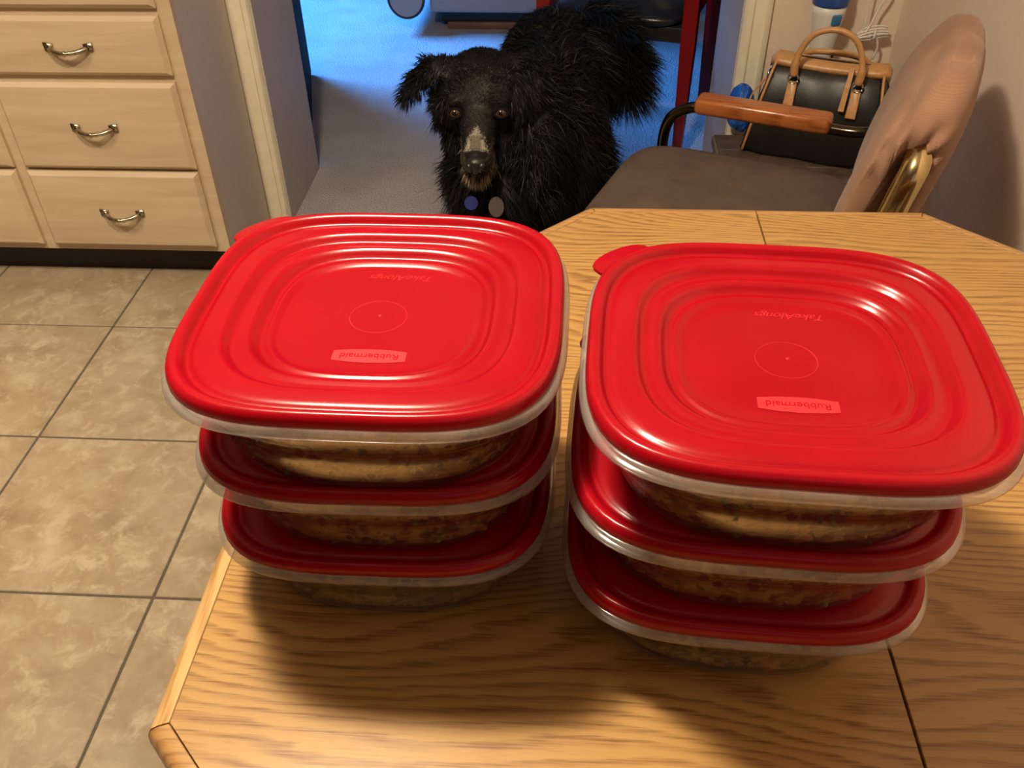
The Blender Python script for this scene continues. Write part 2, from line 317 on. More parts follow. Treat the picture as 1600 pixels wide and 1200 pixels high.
# open door leaf behind the left jamb (hinged on its far edge), seen edge-on
dl = bbox('door_1', 0, 0.80, -0.018, 0.018, 0.012, 2.02, M['door_dark'], bev=0.002); dl.location = (-0.846, 2.69, 0); dl.rotation_euler = (0, 0, math.radians(103.6)); tag(dl, kind='structure')
hk = MB(); hk.tube([(0.74, 0.018, 0.98), (0.74, 0.055, 0.98)], 0.011); hk.ball((0.74, 0.072, 0.98), 0.026); hk.build('door_knob', M['pewter'], dl, smooth=True)

# ------------------------------------------------------------------ kitchen cabinet
cab = empty('base_cabinet', (-1.65, 2.14, 0), 0, 'whitewashed wooden base cabinet with drawers and grey side beside the doorway', 'cabinet')
def cx(x): return x+1.65
def cy(y): return y-2.14
YF = 1.97; XC = -0.863
b = MB(); b.box(cx(-2.45), cx(XC-0.006), cy(YF+0.018), cy(2.308), 0.105, 0.875)
b.build('carcass', M['maple'], cab)
ff = MB()
for x0, x1 in ((XC-0.032, XC), (-1.352, -1.322), (-1.83, -1.80), (-2.45, -2.28)): ff.box(cx(x0), cx(x1), cy(YF), cy(YF+0.019), 0.104, 0.876)
for z0, z1 in ((0.104, 0.135), (0.322, 0.345), (0.545, 0.575), (0.690, 0.722), (0.85, 0.876)): ff.box(cx(-2.44), cx(XC-0.001), cy(YF+0.0005), cy(YF+0.019), z0, z1)
ff.build('face_frame', M['maple'], cab)
sp = MB(); sp.box(cx(XC-0.006), cx(XC-0.0005), cy(YF+0.019), cy(2.292), 0.104, 0.876); sp.box(cx(XC-0.02), cx(XC-0.0005), cy(2.055), cy(2.292), 0.0, 0.104)
sp.build('side_panel', M['jamb'], cab)
bbox('toe_kick', cx(-2.45), cx(XC-0.004), cy(2.044), cy(2.056), 0, 0.106, M['toe'], cab, bev=0)
bbox('countertop', cx(-2.46), cx(XC+0.02), cy(YF-0.025), cy(2.308), 0.876, 0.912, M['counter'], cab, bev=0.008, seg=3)
def drawer_front(x0, x1, z0, z1):
    # slab with wide chamfered lip, bevelled outward
    P = []
    y = [YF, YF-0.010, YF-0.010, YF-0.019, YF-0.020]; ins = [0, 0, 0.001, 0.010, 0.014]
    for yy, s in zip(y, ins): P.append([(cx(x0+s), cy(yy), z0+s), (cx(x1-s), cy(yy), z0+s), (cx(x1-s), cy(yy), z1-s), (cx(x0+s), cy(yy), z1-s)])
    d = MB().rings(P).build('drawer', M['maple'], cab, auto=25); return d
def pull(d, x, z, m='pewter'):
    h = MB(); y0 = cy(YF-0.020); X = cx(x)
    for s in (-1, 1):
        q = [(X+s*0.034, z+0.007), (X+s*0.056, z+0.011), (X+s*0.055, z-0.008), (X+s*0.039, z-0.009)]
        h.rings([[(a, y0, c) for a, c in q], [(a, y0-0.004, c) for a, c in q]])
    pts = []; rad = []
    for i in range(17):
        a = -1+i/8; pts.append((X+a*0.043, y0-0.004-0.024*(1-abs(a)**2.2), z-0.002-0.004*(1-a*a))); rad.append(0.0040+0.0030*abs(a)**1.5+(0.0022 if abs(a) < 0.07 else 0)+(0.0014 if 0.2 < abs(a) < 0.3 else 0))
    h.tube(pts, rad, 10); h.ball((X, y0-0.028, z-0.006), 0.0062)
    h.build('handle', M[m], d, smooth=True)
for x0, x1 in ((-1.322, -0.893), (-1.80, -1.350), (-2.27, -1.83)):
    for z0, z1 in ((0.122, 0.333), (0.335, 0.555), (0.568, 0.703), (0.716, 0.860)):
        if z0 == 0.335: z0 += 0.004
        d = drawer_front(x0, x1, z0, z1-0.002); pull(d, (x0+x1)/2, (z0+z1)/2+(-0.005 if z1 < 0.34 else 0))

# ------------------------------------------------------------------ table
TXc, TYc, TZ = 0.2435, 0.525, 0.75
HX = 0.521; HY = 0.528; CH = 0.309
tab = empty('octagonal_table', (TXc, TYc, 0), 0, 'oak-veneered table with clipped corners and a centre seam, under the two stacks of boxes', 'table')
def octo(h, z, shrink=0.0):
    hx, hy = HX-shrink, HY-shrink; c = CH-shrink*0.586
    return [(-hx, -hy+c, z), (-hx+c, -hy, z), (hx-c, -hy, z), (hx, -hy+c, z), (hx, hy-c, z), (hx-c, hy, z), (-hx+c, hy, z), (-hx, hy-c, z)]
EW = 0.016
def leaf(sign, m):
    o = octo(0, 0, EW); g = 0.0009
    if sign < 0: P = [o[0], o[1], (-g, o[1][1], 0), (-g, o[6][1], 0), o[6], o[7]]
    else: P = [(g, o[2][1], 0), o[2], o[3], o[4], o[5], (g, o[5][1], 0)]
    rs = [[(x, y, z) for x, y, _ in P] for z in (TZ-0.030, TZ-0.0006)] + [[(x-(sign*0.0006 if abs(x) < 0.01 else 0)*-1, y, TZ) for x, y, _ in P]]
    return MB().rings(rs).build('table_leaf', m, tab)
leaf(-1, M['oak_top']); leaf(1, M['oak_top2'])
inn = octo(0, 0, EW+0.0); out = octo(0, 0, 0)
for i in range(8):
    a0, a1, b0, b1 = Vector(inn[i]), Vector(inn[(i+1) % 8]), Vector(out[i]), Vector(out[(i+1) % 8])
    segs = [(0, 1)] if i not in (1, 5) else [(0, 0.5), (0.5, 1)]
    for s0, s1 in segs:
        rs = []
        for s in (s0+(0.0015), s1-(0.0015)):
            A = a0.lerp(a1, s); B = b0.lerp(b1, s); A = A.lerp(B, 0.045)
            prof = [(0, -0.034), (0.45, -0.036), (0.80, -0.031), (0.97, -0.023), (1.0, -0.015), (0.95, -0.007), (0.78, -0.0015), (0.45, 0.0), (0.04, -0.0002), (0.0, -0.001)]
            rs.append([(A.x+(B.x-A.x)*u, A.y+(B.y-A.y)*u, TZ+dz) for u, dz in prof])
        MB().rings(rs).build('edge_strip', M['oak_edge'] if i in (7, 3) else M['oak_edge_d'], tab, auto=50)
bbox('apron', -0.36, 0.36, -0.36, 0.36, TZ-0.095, TZ-0.031, M['oak_edge_d'], tab, bev=0.004)
pd = MB(); pd.tube([(0, 0, 0.10), (0, 0, 0.15), (0, 0, 0.30), (0, 0, 0.45), (0, 0, 0.60), (0, 0, 0.66)], [0.11, 0.08, 0.055, 0.075, 0.06, 0.10], 20); pd.build('pedestal', M['oak_edge_d'], tab, smooth=True)
for k in range(4):
    a = k*PI/2+PI/4
    pts = [(math.cos(a)*r_, math.sin(a)*r_, z_) for r_, z_ in ((0.05, 0.16), (0.15, 0.13), (0.26, 0.07), (0.34, 0.028))]
    MB().tube(pts, [0.04, 0.036, 0.03, 0.027], 10).build('foot', M['oak_edge_d'], tab, smooth=True)

# ------------------------------------------------------------------ food boxes
def sup(a, n, z, N=96, rot=0):
    o = []
    for i in range(N):
        t_ = 2*PI*i/N; c, s = math.cos(t_), math.sin(t_)
        r_ = (abs(c)**n+abs(s)**n)**(-1/n)
        o.append((a*r_*c, a*r_*s, z))
    return o
A0 = 0.1268
def container_meshes():
    out = {}
    N = 96
    outer = [(0.50, 2.7, 0.0012), (0.74, 2.7, 0.0), (0.785, 2.7, 0.0015), (0.810, 2.7, 0.006), (0.828, 2.75, 0.014), (0.846, 2.85, 0.026), (0.862, 2.95, 0.038), (0.872, 3.0, 0.0385), (0.888, 3.15, 0.050), (0.902, 3.3, 0.061), (0.906, 3.4, 0.0675)]
    inner = [(a-0.011, n, z+0.0013) for a, n, z in outer]
    rs = [sup(A0*a, n, z, N) for a, n, z in outer]+[sup(A0*a, n, z, N) for a, n, z in inner[::-1]]
    out['body'] = MB().rings(rs).mesh('body')
    # flange: out and a short rolled lip down
    fl = [(0.900, 3.4, 0.0670), (0.945, 3.5, 0.0675), (0.975, 3.6, 0.0668), (0.990, 3.6, 0.0655), (0.997, 3.6, 0.0650), (1.001, 3.6, 0.0662), (1.000, 3.6, 0.0685), (0.992, 3.6, 0.0705), (0.982, 3.6, 0.0717), (0.968, 3.6, 0.0722), (0.940, 3.6, 0.0722), (0.903, 3.4, 0.0715)]
    out['rim'] = MB().rings([sup(A0*a, n, z, N) for a, n, z in fl], closed=True).mesh('rim')
    # lid profile, outside in (top) and back (underside)
    top = [(0.966, 3.6, 0.0700), (0.972, 3.6, 0.0722), (0.971, 3.6, 0.0758), (0.965, 3.6, 0.0786), (0.954, 3.6, 0.0804), (0.940, 3.6, 0.0811), (0.922, 3.6, 0.0808), (0.906, 3.6, 0.0793), (0.895, 3.6, 0.0768), (0.884, 3.6, 0.0750), (0.870, 3.6, 0.0749), (0.857, 3.6, 0.0760), (0.845, 3.55, 0.0768), (0.82, 3.55, 0.0772),
           (0.775, 3.45, 0.0776), (0.752, 3.4, 0.0778), (0.738, 3.35, 0.0776), (0.722, 3.3, 0.0762), (0.708, 3.3, 0.0748), (0.695, 3.3, 0.0743), (0.66, 3.2, 0.0745), (0.640, 3.2, 0.0750), (0.622, 3.15, 0.0750), (0.602, 3.1, 0.0732), (0.586, 3.1, 0.0717), (0.572, 3.1, 0.0712),
           (0.556, 3.05, 0.0713), (0.545, 3.05, 0.0719), (0.532, 3.0, 0.0719), (0.512, 3.0, 0.0707), (0.495, 3.0, 0.0703), (0.40, 2.9, 0.0703), (0.25, 2.8, 0.0704), (0.10, 2.4, 0.0705), (0.02, 2.0, 0.0705)]
    top = [(a, n, z if a > 0.752 else 0.0778-(0.0778-z)*1.5) for a, n, z in top]
    bot = [(max(a-0.006, 0.012), n, z-0.0014) for a, n, z in top[::-1] if a < 0.96]
    rs = [sup(A0*a, n, z, N) for a, n, z in top]+[sup(A0*a, n, z, N) for a, n, z in bot]+[sup(A0*0.952, 3.6, 0.0765, N), sup(A0*0.958, 3.6, 0.0702, N)]
    v = MB(); nt_ = len(top)
    v.rings(rs[:nt_], cap0=False, cap1=True); v.rings(rs[nt_:], cap0=True, cap1=False); v.rings([rs[-1], rs[0]], cap0=False, cap1=False)
    out['lid'] = v.mesh('lid')
    bm = bmesh.new(); bm.from_mesh(out['lid']); bmesh.ops.remove_doubles(bm, verts=bm.verts, dist=1e-6); bmesh.ops.recalc_face_normals(bm, faces=bm.faces); bm.to_mesh(out['lid']); bm.free()
    # pull tab at the far left corner
    tb = MB(); d = 0.845*1.19*A0/math.sqrt(2)*1.0
    P = []
    cxy = Vector((-1, 1)).normalized(); sd = Vector((1, 1)).normalized(); base = cxy*(A0*1.115)
    for i in range(13):
        a = -PI/2+PI*i/12; q = base + sd*(0.026*math.sin(a)) + cxy*(0.017*math.cos(a)**0.6 if math.cos(a) > 0 else 0); P.append((q.x, q.y))
    P += [((base-cxy*0.012+sd*0.024).x, (base-cxy*0.012+sd*0.024).y), ((base-cxy*0.012-sd*0.024).x, (base-cxy*0.012-sd*0.024).y)]
    P = [(x, y) for x, y in P]
    tb.rings([[(x, y, z) for x, y in P] for z in (0.0715, 0.0745)]); me = tb.mesh('tab'); bevel_mesh(me, 0.0009, 2); out['tab'] = me
    return out
CM = container_meshes()
for k, m in dict(body='clear', rim='rim', lid='lid', tab='lid').items():
    CM[k].materials.append(M[m]); CM[k].polygons.foreach_set('use_smooth', [True]*len(CM[k].polygons))
    if k == 'tab': CM[k].set_sharp_from_angle(angle=math.radians(40))
def textmesh(txt, size, shear, w_, z, x, y, ext=0.0002):
    cu = bpy.data.curves.new('t', 'FONT'); cu.body = txt; cu.size = size; cu.shear = shear; cu.align_x = 'CENTER'; cu.align_y = 'CENTER'; cu.extrude = ext
    o = bpy.data.objects.new('t', cu); COL.objects.link(o); bpy.context.view_layer.update()
    me = bpy.data.meshes.new_from_object(o.evaluated_get(bpy.context.evaluated_depsgraph_get())); bpy.data.objects.remove(o)
    xs = [v.co.x for v in me.vertices]; k = w_/(max(xs)-min(xs))
    for v in me.vertices: v.co = Vector((-v.co.x*k+x, -v.co.y*k+y, v.co.z+z))
    return me
txt1 = textmesh('TakeAlongs', 0.01, 0.35, 0.044, 0.0666, 0.008, 0.050)
txt2 = textmesh('Rubbermaid', 0.01, 0.0, 0.037, 0.0668, 0.002, -0.045)
for me in (txt1, txt2): me.materials.append(M['lid_text'])
txt2.materials.clear(); txt2.materials.append(M['lid'])
lz = MB(); P = [(-0.0235, -0.0050), (-0.0235, 0.0050), (-0.012, 0.0068), (0, 0.0073), (0.012, 0.0068), (0.0235, 0.0050), (0.0235, -0.0050), (0.012, -0.0068), (0, -0.0073), (-0.012, -0.0068)]
lz.rings([[(x+0.002, y-0.045, z) for x, y in P] for z in (0.0660, 0.06685)]); lzm = lz.mesh('badge'); lzm.materials.append(M['lid_mark'])
cr = MB(); cr.tube([(0.019*math.cos(2*PI*i/48), 0.019*math.sin(2*PI*i/48), 0.0667) for i in range(48)], 0.00030, 6, closed=True); cr.ball((0.001, 0.001, 0.0668), (0.0012, 0.0012, 0.0006))
crm = cr.mesh('mould_ring'); crm.materials.append(M['lid_text'])
def food_mesh(seed, top, n_chunk=620):
    r_ = random.Random(seed); N = 120; prof = [(0.0, 0.0028), (0.30, 0.0028), (0.70, 0.0028), (0.765, 0.0034), (0.790, 0.007), (0.809, 0.014), (0.828, 0.026), (0.844, 0.038), (0.862, 0.0435), (0.868, top)]
    rs = []
    for a, z in prof:
        if z > top: continue
        ring = sup(max(A0*a, 0.001), 2.72+z*9, z, N); q = []
        for p in ring:
            d = mnoise.noise(Vector((p[0]*60+seed*9, p[1]*60, p[2]*60)))
            k = 1-0.020+0.018*d; q.append((p[0]*k, p[1]*k, p[2]+(0.004*d if z >= top-0.001 else 0)))
        rs.append(q)
    for a, dz in ((0.83, 0.003), (0.78, 0.008), (0.70, 0.013), (0.58, 0.016), (0.42, 0.017), (0.28, 0.017), (0.14, 0.017), (0.01, 0.017)):
        ring = sup(A0*a, 3.2, top, N); rs.append([(p[0], p[1], min(0.0640, p[2]+dz+0.0045*mnoise.noise(Vector((p[0]*110+seed, p[1]*110, seed))))) for p in ring])
    mb = MB().rings(rs)
    for i in range(n_chunk):
        t_ = r_.uniform(0, 2*PI); z = r_.uniform(0.004, top)
        # wall radius at this height
        a = np.interp(z, [p[1] for p in prof[2:]], [p[0] for p in prof[2:]])
        c, s = math.cos(t_), math.sin(t_); rr = A0*a*(abs(c)**(2.72+z*9)+abs(s)**(2.72+z*9))**(-1/(2.72+z*9))-0.0024
        if i % 3 == 0: rr *= 1-r_.uniform(0.0, 0.28); z = top+0.001+0.016*min(1, (1-rr/(A0*0.87))*3.0) if rr < A0*0.87 else top
        mi = r_.choices([1, 2, 3, 4, 5], [1.3, 3.4, 0.8, 6, 4])[0]
        sz = {1: (0.0075, 0.0034, 0.0022), 2: (0.0052, 0.0040, 0.0034), 3: (0.0060, 0.0046, 0.0030), 4: (0.0036, 0.0015, 0.0014), 5: (0.0070, 0.0042, 0.0024)}[mi]
        k = r_.uniform(0.7, 1.35); sz = tuple(q*k for q in sz)
        R_ = Matrix.Rotation(r_.uniform(0, PI), 3, 'Z') @ Matrix.Rotation(r_.uniform(0, PI), 3, 'X')
        rr -= max(sz)*0.46 if mi != 4 else 0.0012
        mb.ball((rr*c, rr*s, z), sz, 6, 4, R_, mi)
    return mb.mesh('food')
FM = [M['food'], M['green'], M['bean'], M['carrot'], M['grain'], M['olive']]
PITCHZ = 0.0778
def box_at(x, y, k, rz, label, flabel, seed, top):
    z = TZ+0.0006+k*PITCHZ
    r_ = empty('food_container', (x, y, z), rz, label, 'food container', 'food containers stacked on the table'); r_.scale = (1, 0.95, 1)
    def add(nm, me, par):
        o = bpy.data.objects.new(nm, me); COL.objects.link(o); o.parent = par; return o
    add('body', CM['body'], r_); add('rim', CM['rim'], r_); lid = add('lid', CM['lid'], r_); add('pull_tab', CM['tab'], lid)
    if k == 2: add('lettering', txt1, lid); add('badge', lzm, lid); add('badge_lettering', txt2, lid)
    add('mould_ring', crm, lid)
    f = link('rice_mixture', food_mesh(seed, top), FM, None, True); f.location = (x, y, z); f.rotation_euler = (0, 0, rz); f.scale = (1, 0.95, 1); tag(f, flabel, 'food', 'rice mixture in the containers', 'stuff')
LX = [(-0.129, 0.504, 0.0), (-0.126, 0.499, 0.01), (-0.1225, 0.484, -0.012)]
RX = [(0.132, 0.464, -0.05), (0.1325, 0.461, -0.055), (0.1390, 0.448, -0.055)]
nm = [('bottom', 'the table'), ('middle', ''), ('top', '')]
for k in range(3):
    box_at(*LX[k][:2], k, LX[k][2], ['clear box with red lid at the bottom of the left stack, on the table', 'square clear box with red lid, middle one of the left stack',
           'square clear box with glossy red embossed lid, topmost of the left stack'][k], ['brown rice mixture inside the bottom box of the left stack', 'brown rice mixture inside the middle box of the left stack', 'rice mixture tinted pink under the topmost lid of the left stack'][k], 11+k, (0.047, 0.047, 0.045)[k])
for k in range(3):
    box_at(*RX[k][:2], k, RX[k][2], ['clear box with red lid at the bottom of the right stack, on the table', 'square clear box with red lid, middle one of the right stack',
           'square clear box with red embossed lid, topmost of the right stack'][k], ['brown rice mixture inside the bottom box of the right stack', 'brown rice mixture inside the middle box of the right stack', 'rice mixture tinted pink under the topmost lid of the right stack'][k], 21+k, (0.047, 0.047, 0.045)[k])

# ------------------------------------------------------------------ dining armchair (local +x = forward)
ch = empty('upholstered_armchair', (0.290, 1.540, 0), math.radians(158.3), 'low dining armchair with grey-brown seat, tan ribbed back and wooden arms behind the table', 'chair')
def slab(hx, hy, z0, z1, puff, n=4.5, N=64, taper=0.0):
    rs = []; prof = [(0.90, z0), (0.97, z0+0.006), (1.0, z0+(z1-z0)*0.35), (1.0, z0+(z1-z0)*0.65), (0.985, z1-0.008), (0.95, z1-0.001), (0.85, z1+puff*0.35), (0.6, z1+puff*0.8), (0.3, z1+puff), (0.02, z1+puff)]
    for a, z in prof:
        q = sup(1.0, n, z, N); rs.append([(p[0]*hx*a, p[1]*hy*a*(1+taper*p[0]), z) for p in q])
    return rs
sl = slab(0.235, 0.225, 0.42, 0.492, 0.016, 6, 72)
o = MB().rings(sl).build('seat', M['seat'], ch, smooth=True); o.location = (0.0, 0, 0)
# back cushion: closed tube of cross-sections along local y; pinched around the frame tube at the near (+y) end
def back_cushion():
    NY, NT_ = 90, 96; rs = []; W = 0.235
    for i in range(NY+1):
        u = -1+2*i/NY
        s = (1-abs(u)**5.0)**(1/2.6) if abs(u) < 1 else 0
        s = max(s, 0.02); y = W*math.sin(u*PI/2)**1 if False else W*(math.copysign(abs(u)**0.9, u))
        zc = 0.648; stp = 1+0.018/(1+math.exp(-(u+0.15)/0.05))+0.015/(1+math.exp(-(u-0.40)/0.05))-0.016*math.exp(-((u+0.18)/0.035)**2)-0.012*math.exp(-((u-0.36)/0.035)**2); hz = 0.190*(0.35+0.65*s)*stp; hx = 0.055*(0.20+0.80*s)*(1+2.2*(stp-1)); ring = []
        for j in range(NT_):
            a = 2*PI*j/NT_; c, sn = math.cos(a), math.sin(a); rr = (abs(c)**2.6+abs(sn)**2.6)**(-1/2.6)
            x = hx*rr*c; z = hz*rr*sn
            x += 0.010*math.cos(z/0.205*PI/2)*(1 if c > 0 else 0.6)              # lumbar bulge
            gr_ = math.exp(-((x-0.036)/0.008)**2); z *= 1-0.055*gr_; ygr = 0.020*gr_
            lean = -(z)*0.22; curve = 0.015*(u*u)                                  # wraps forward at its ends
            X = -0.294+x+lean+curve; Z = zc+z
            # sewn tuck at near end: valley from the tube opening downward
            if u > 0.55:
                k = (u-0.55)/0.45; valley = math.exp(-((x+0.004)/0.017)**2)*(1/(1+math.exp((z-0.088)/0.010)))
                Y = y-0.075*valley*k
                # radiating wrinkles round the opening
                d = math.hypot(x+0.004, z-0.095); an = math.atan2(z-0.095, x+0.004)
                Y -= 0.009*k*math.sin(an*7+1.0)*math.exp(-(d/0.05)**2)
                Y += 0.010*k*math.exp(-((x-0.035)/0.02)**2)+0.012*k*math.exp(-((x+0.045)/0.02)**2)
                Y -= ygr*k
            else: Y = y
            ring.append((X, Y, Z))
        rs.append(ring)
    return MB().rings(rs).build('backrest', M['back'], ch, smooth=True)
back_cushion()
def arm_side(s):
    y = 0.250*s; yb = 0.215*s
    P = [(-0.275, 0.165*s, 0.700), (-0.262, 0.200*s, 0.660), (-0.235, 0.235*s, 0.590), (-0.195, y, 0.567), (-0.10, y, 0.566), (0.10, y, 0.566), (0.145, y, 0.560), (0.178, y, 0.535), (0.190, y, 0.49), (0.185, y, 0.44), (0.150, 0.235*s, 0.405), (0.08, 0.20*s, 0.395)]
    MB().tube(spline(P, 6), 0.0115, 12).build('arm_tube', M['brass'] if s > 0 else M['dark_tube'], ch, smooth=True)
    me = MB().box(-0.150, 0.122, -0.026, 0.026, -0.006, 0.028).mesh('armrest'); bevel_mesh(me, 0.010, 3)
    a = link('armrest', me, M['arm_wood'], ch, True, 60); a.location = (0.005, y, 0.565)
arm_side(-1)
# near arm: tube that leaves the back cushion and dives under the table edge
P = [(-0.300, 0.12, 0.748), (-0.308, 0.175, 0.750), (-0.312, 0.213, 0.746), (-0.311, 0.236, 0.732), (-0.304, 0.247, 0.700), (-0.293, 0.252, 0.650), (-0.27, 0.255, 0.595), (-0.20, 0.255, 0.545), (0.0, 0.255, 0.530), (0.12, 0.255, 0.528), (0.17, 0.25, 0.50), (0.18, 0.25, 0.45), (0.15, 0.235, 0.405), (0.08, 0.20, 0.395)]
MB().tube(spline(P, 6), 0.0200, 16).build('arm_tube', M['brass'], ch, smooth=True)
me = MB().box(-0.125, 0.125, -0.022, 0.022, -0.003, 0.02).mesh('armrest'); bevel_mesh(me, 0.008, 3); a = link('armrest', me, M['arm_wood'], ch, True, 60); a.location = (0.0, 0.255, 0.545)
b = MB(); b.box(-0.21, 0.18, -0.19, 0.19, 0.395, 0.42); b.build('seat_pan', M['black_plastic'], ch)
MB().tube([(0, 0, 0.40), (0, 0, 0.20), (0, 0, 0.11)], [0.028, 0.028, 0.04], 16).build('gas_column', M['dark_tube'], ch, smooth=True)
for k in range(5):
    a = 2*PI*k/5+0.3; ca, sa = math.cos(a), math.sin(a)
    l_ = MB().tube([(0.02*ca, 0.02*sa, 0.13), (0.15*ca, 0.15*sa, 0.10), (0.27*ca, 0.27*sa, 0.075)], [0.024, 0.019, 0.014], 10).build('leg', M['dark_tube'], ch, smooth=True)
    MB().tube([(0.27*ca-0.012*sa, 0.27*sa+0.012*ca, 0.026), (0.27*ca+0.012*sa, 0.27*sa-0.012*ca, 0.026)], 0.025, 14).build('caster', M['black_plastic'], l_, smooth=True)

# ------------------------------------------------------------------ stool, handbag, blue bag, vacuum, cords
st = empty('low_stool', (0.575, 2.085, 0), math.radians(-1), 'low dark stool with brown tiled top carrying the handbag', 'stool')
bbox('stool_top', -0.205, 0.205, -0.14, 0.135, 0.300, 0.325, M['stool_grout'], st, bev=0.004)
for i in range(4):
    for j in range(3):
        x0 = -0.201+i*0.1005; y0 = -0.136+j*0.0890; bbox('tile', x0+0.0012, x0+0.0993, y0+0.0012, y0+0.0878, 0.324, 0.3282, M['stool_top'], st, bev=0.001, seg=1)
for sx in (-1, 1):
    for sy in (-1, 1):
        MB().rings([[(sx*0.195+a*0.016, sy*0.12+b_*0.016, 0) for a, b_ in ((-1, -1), (1, -1), (1, 1), (-1, 1))], [(sx*0.180+a*0.018, sy*0.105+b_*0.018, 0.302) for a, b_ in ((-1, -1), (1, -1), (1, 1), (-1, 1))]]).build('leg', M['stool_leg'], st)
MB().tube([(-0.200, 0.09, 0.298), (-0.165, -0.03, 0.20), (-0.14, -0.11, 0.10)], 0.008, 8).build('strut', M['strut'], st, smooth=True)['label'] = 'thin blue-grey strut'

hb = empty('handbag', (0.610, 2.130, 0.3296), math.radians(-21), 'black leather handbag with tan trim and twin rolled handles on the low stool', 'handbag')
HL = 0.165
def bagring(x, k=1.0, lift=0.0):
    HS = 1.16
    P = [(-0.078, 0.010), (-0.070, 0.0), (0.0, -0.0), (0.070, 0.0), (0.078, 0.010), (0.080, 0.06), (0.072, 0.12), (0.052, 0.165), (0.030, 0.185), (0.0, 0.190), (-0.030, 0.185), (-0.052, 0.165), (-0.072, 0.12), (-0.080, 0.06)]
    return [(x*(1-0.26*min(1, z/0.19)), y*k, HS*max(0, 0.095+(z-0.095)*(0.5+0.5*k))+lift) for y, z in P]
rs = []
for i in range(25):
    u = -1+2*i/24; k = 1-0.10*abs(u)**6; sag = -0.006*(1-u*u)
    R_ = bagring(u*HL+0.0, k); rs.append([(x+0.006*math.sin(9*z*10+y*30)*(abs(u) > 0.9), y*(1+0.05*math.sin(u*7+z*18)), z+(sag if z > 0.12 else 0)) for x, y, z in R_])
MB().rings(rs).build('bag_body', M['purse_black'], hb, smooth=True)
# tan top band with zipper
rs = []
for i in range(25):
    u = -1.03+2.06*i/24; x = u*HL*0.80; zt = 0.2205-0.006*(1-u*u)
    q = [(-0.034, -0.012), (-0.033, 0.001), (-0.020, 0.0065), (0, 0.008), (0.020, 0.0065), (0.033, 0.001), (0.034, -0.012), (0, -0.004)]
    k = 1-0.5*max(0, abs(u)-0.93)/0.1; rs.append([(x, y*k, zt+z-(0.012 if abs(u) > 1 else 0)) for y, z in q])
MB().rings(rs).build('top_band', M['tan_leather'], hb, smooth=True)
MB().box(-0.115, 0.115, -0.003, 0.003, 0.2225, 0.2250).build('zipper', M['black_plastic'], hb)
for s in (-1, 1):
    P = bagring(s*HL*0.985, 0.98)
    MB().tube(P, 0.0034, 8, closed=True).build('piping', M['tan_leather'], hb, smooth=True)
def bag_handle(sy):
    for sx in (-1, 1):
        x = sx*0.072
        q = MB().rings([[(x-0.012, sy*0.0755, 0.125), (x+0.012, sy*0.0755, 0.125), (x+0.012, sy*0.0835, 0.125), (x-0.012, sy*0.0835, 0.125)],
                    [(x-0.010, sy*0.0580, 0.185), (x+0.010, sy*0.0580, 0.185), (x+0.010, sy*0.0660, 0.185), (x-0.010, sy*0.0660, 0.185)]])
        bm_ = q.mesh('m'); bevel_mesh(bm_, 0.0015, 1); link('handle_tab', bm_, M['tan_leather'], hb, True, 40)
        MB().tube(arc((x, sy*0.066, 0.193), 0.0115, 0, 345, 23, 'xz'), 0.0022, 6, closed=False).build('ring', M['silver'], hb, smooth=True)
    up = 1.0 if sy < 0 else 0.22
    P = [(-0.072, sy*0.066, 0.200), (-0.073, sy*0.064, 0.200+0.030*up), (-0.063, sy*0.058, 0.200+0.068*up), (-0.040, sy*0.054, 0.200+0.097*up), (0, sy*0.052, 0.200+0.108*up), (0.040, sy*0.054, 0.200+0.097*up), (0.063, sy*0.058, 0.200+0.068*up), (0.073, sy*0.064, 0.200+0.030*up), (0.072, sy*0.066, 0.200)]
    pts = spline(P, 5); n = len(pts); MB().tube(pts, [0.0070 if 5 < i < n-6 else 0.0095 for i in range(n)], 10).build('handle', M['tan_leather'], hb, smooth=True)
bag_handle(-1); bag_handle(1)
MB().rings([[(0.046, -0.036, 0.224), (0.056, -0.036, 0.224), (0.056, -0.031, 0.222), (0.046, -0.031, 0.222)], [(0.045, -0.066, 0.190), (0.056, -0.066, 0.190), (0.056, -0.061, 0.190), (0.045, -0.061, 0.190)], [(0.042, -0.084, 0.140), (0.055, -0.084, 0.140), (0.055, -0.079, 0.140), (0.042, -0.079, 0.140)]][::-1]).build('zipper_pull', M['tan_leather'], hb)
# end ring and strap on the left end
MB().tube(arc((-HL*0.80-0.006, -0.0, 0.172), 0.012, 0, 345, 20, 'yz'), 0.0026, 6).build('ring', M['silver'], hb, smooth=True)
P = spline([(-HL*0.80-0.008, 0, 0.165), (-HL*0.85-0.014, -0.004, 0.145), (-HL*0.90-0.020, -0.01, 0.120), (-HL*0.95-0.016, -0.02, 0.085)], 5)
MB().rings([[(p.x-0.002, p.y-0.010, p.z), (p.x+0.002, p.y-0.010, p.z), (p.x+0.002, p.y+0.010, p.z), (p.x-0.002, p.y+0.010, p.z)] for p in P]).build('side_strap', M['tan_leather'], hb, smooth=True)

# crumpled blue bag behind the handbag
mb = MB(); rs = []
for i in range(15):
    a = i/14*PI; ring = []
    for j in range(24):
        b_ = 2*PI*j/24; d = 1+0.28*mnoise.noise(Vector((math.cos(b_)*2.2, math.sin(b_)*2.2, i*0.55)))
        ring.append((0.034*math.sin(a)*math.cos(b_)*d+0.0001*j, 0.045*math.sin(a)*math.sin(b_)*d, 0.062-0.062*math.cos(a)*(1+0.10*mnoise.noise(Vector((b_, i*0.3, 3))))))
    rs.append(ring)
bb = mb.rings(rs).build('blue_bag', M['blue_bag'], None, smooth=False); bb.location = (0.437, 2.240, 0.3287); tag(bb, 'crumpled shiny blue plastic bag behind the left end of the handbag', 'bag')

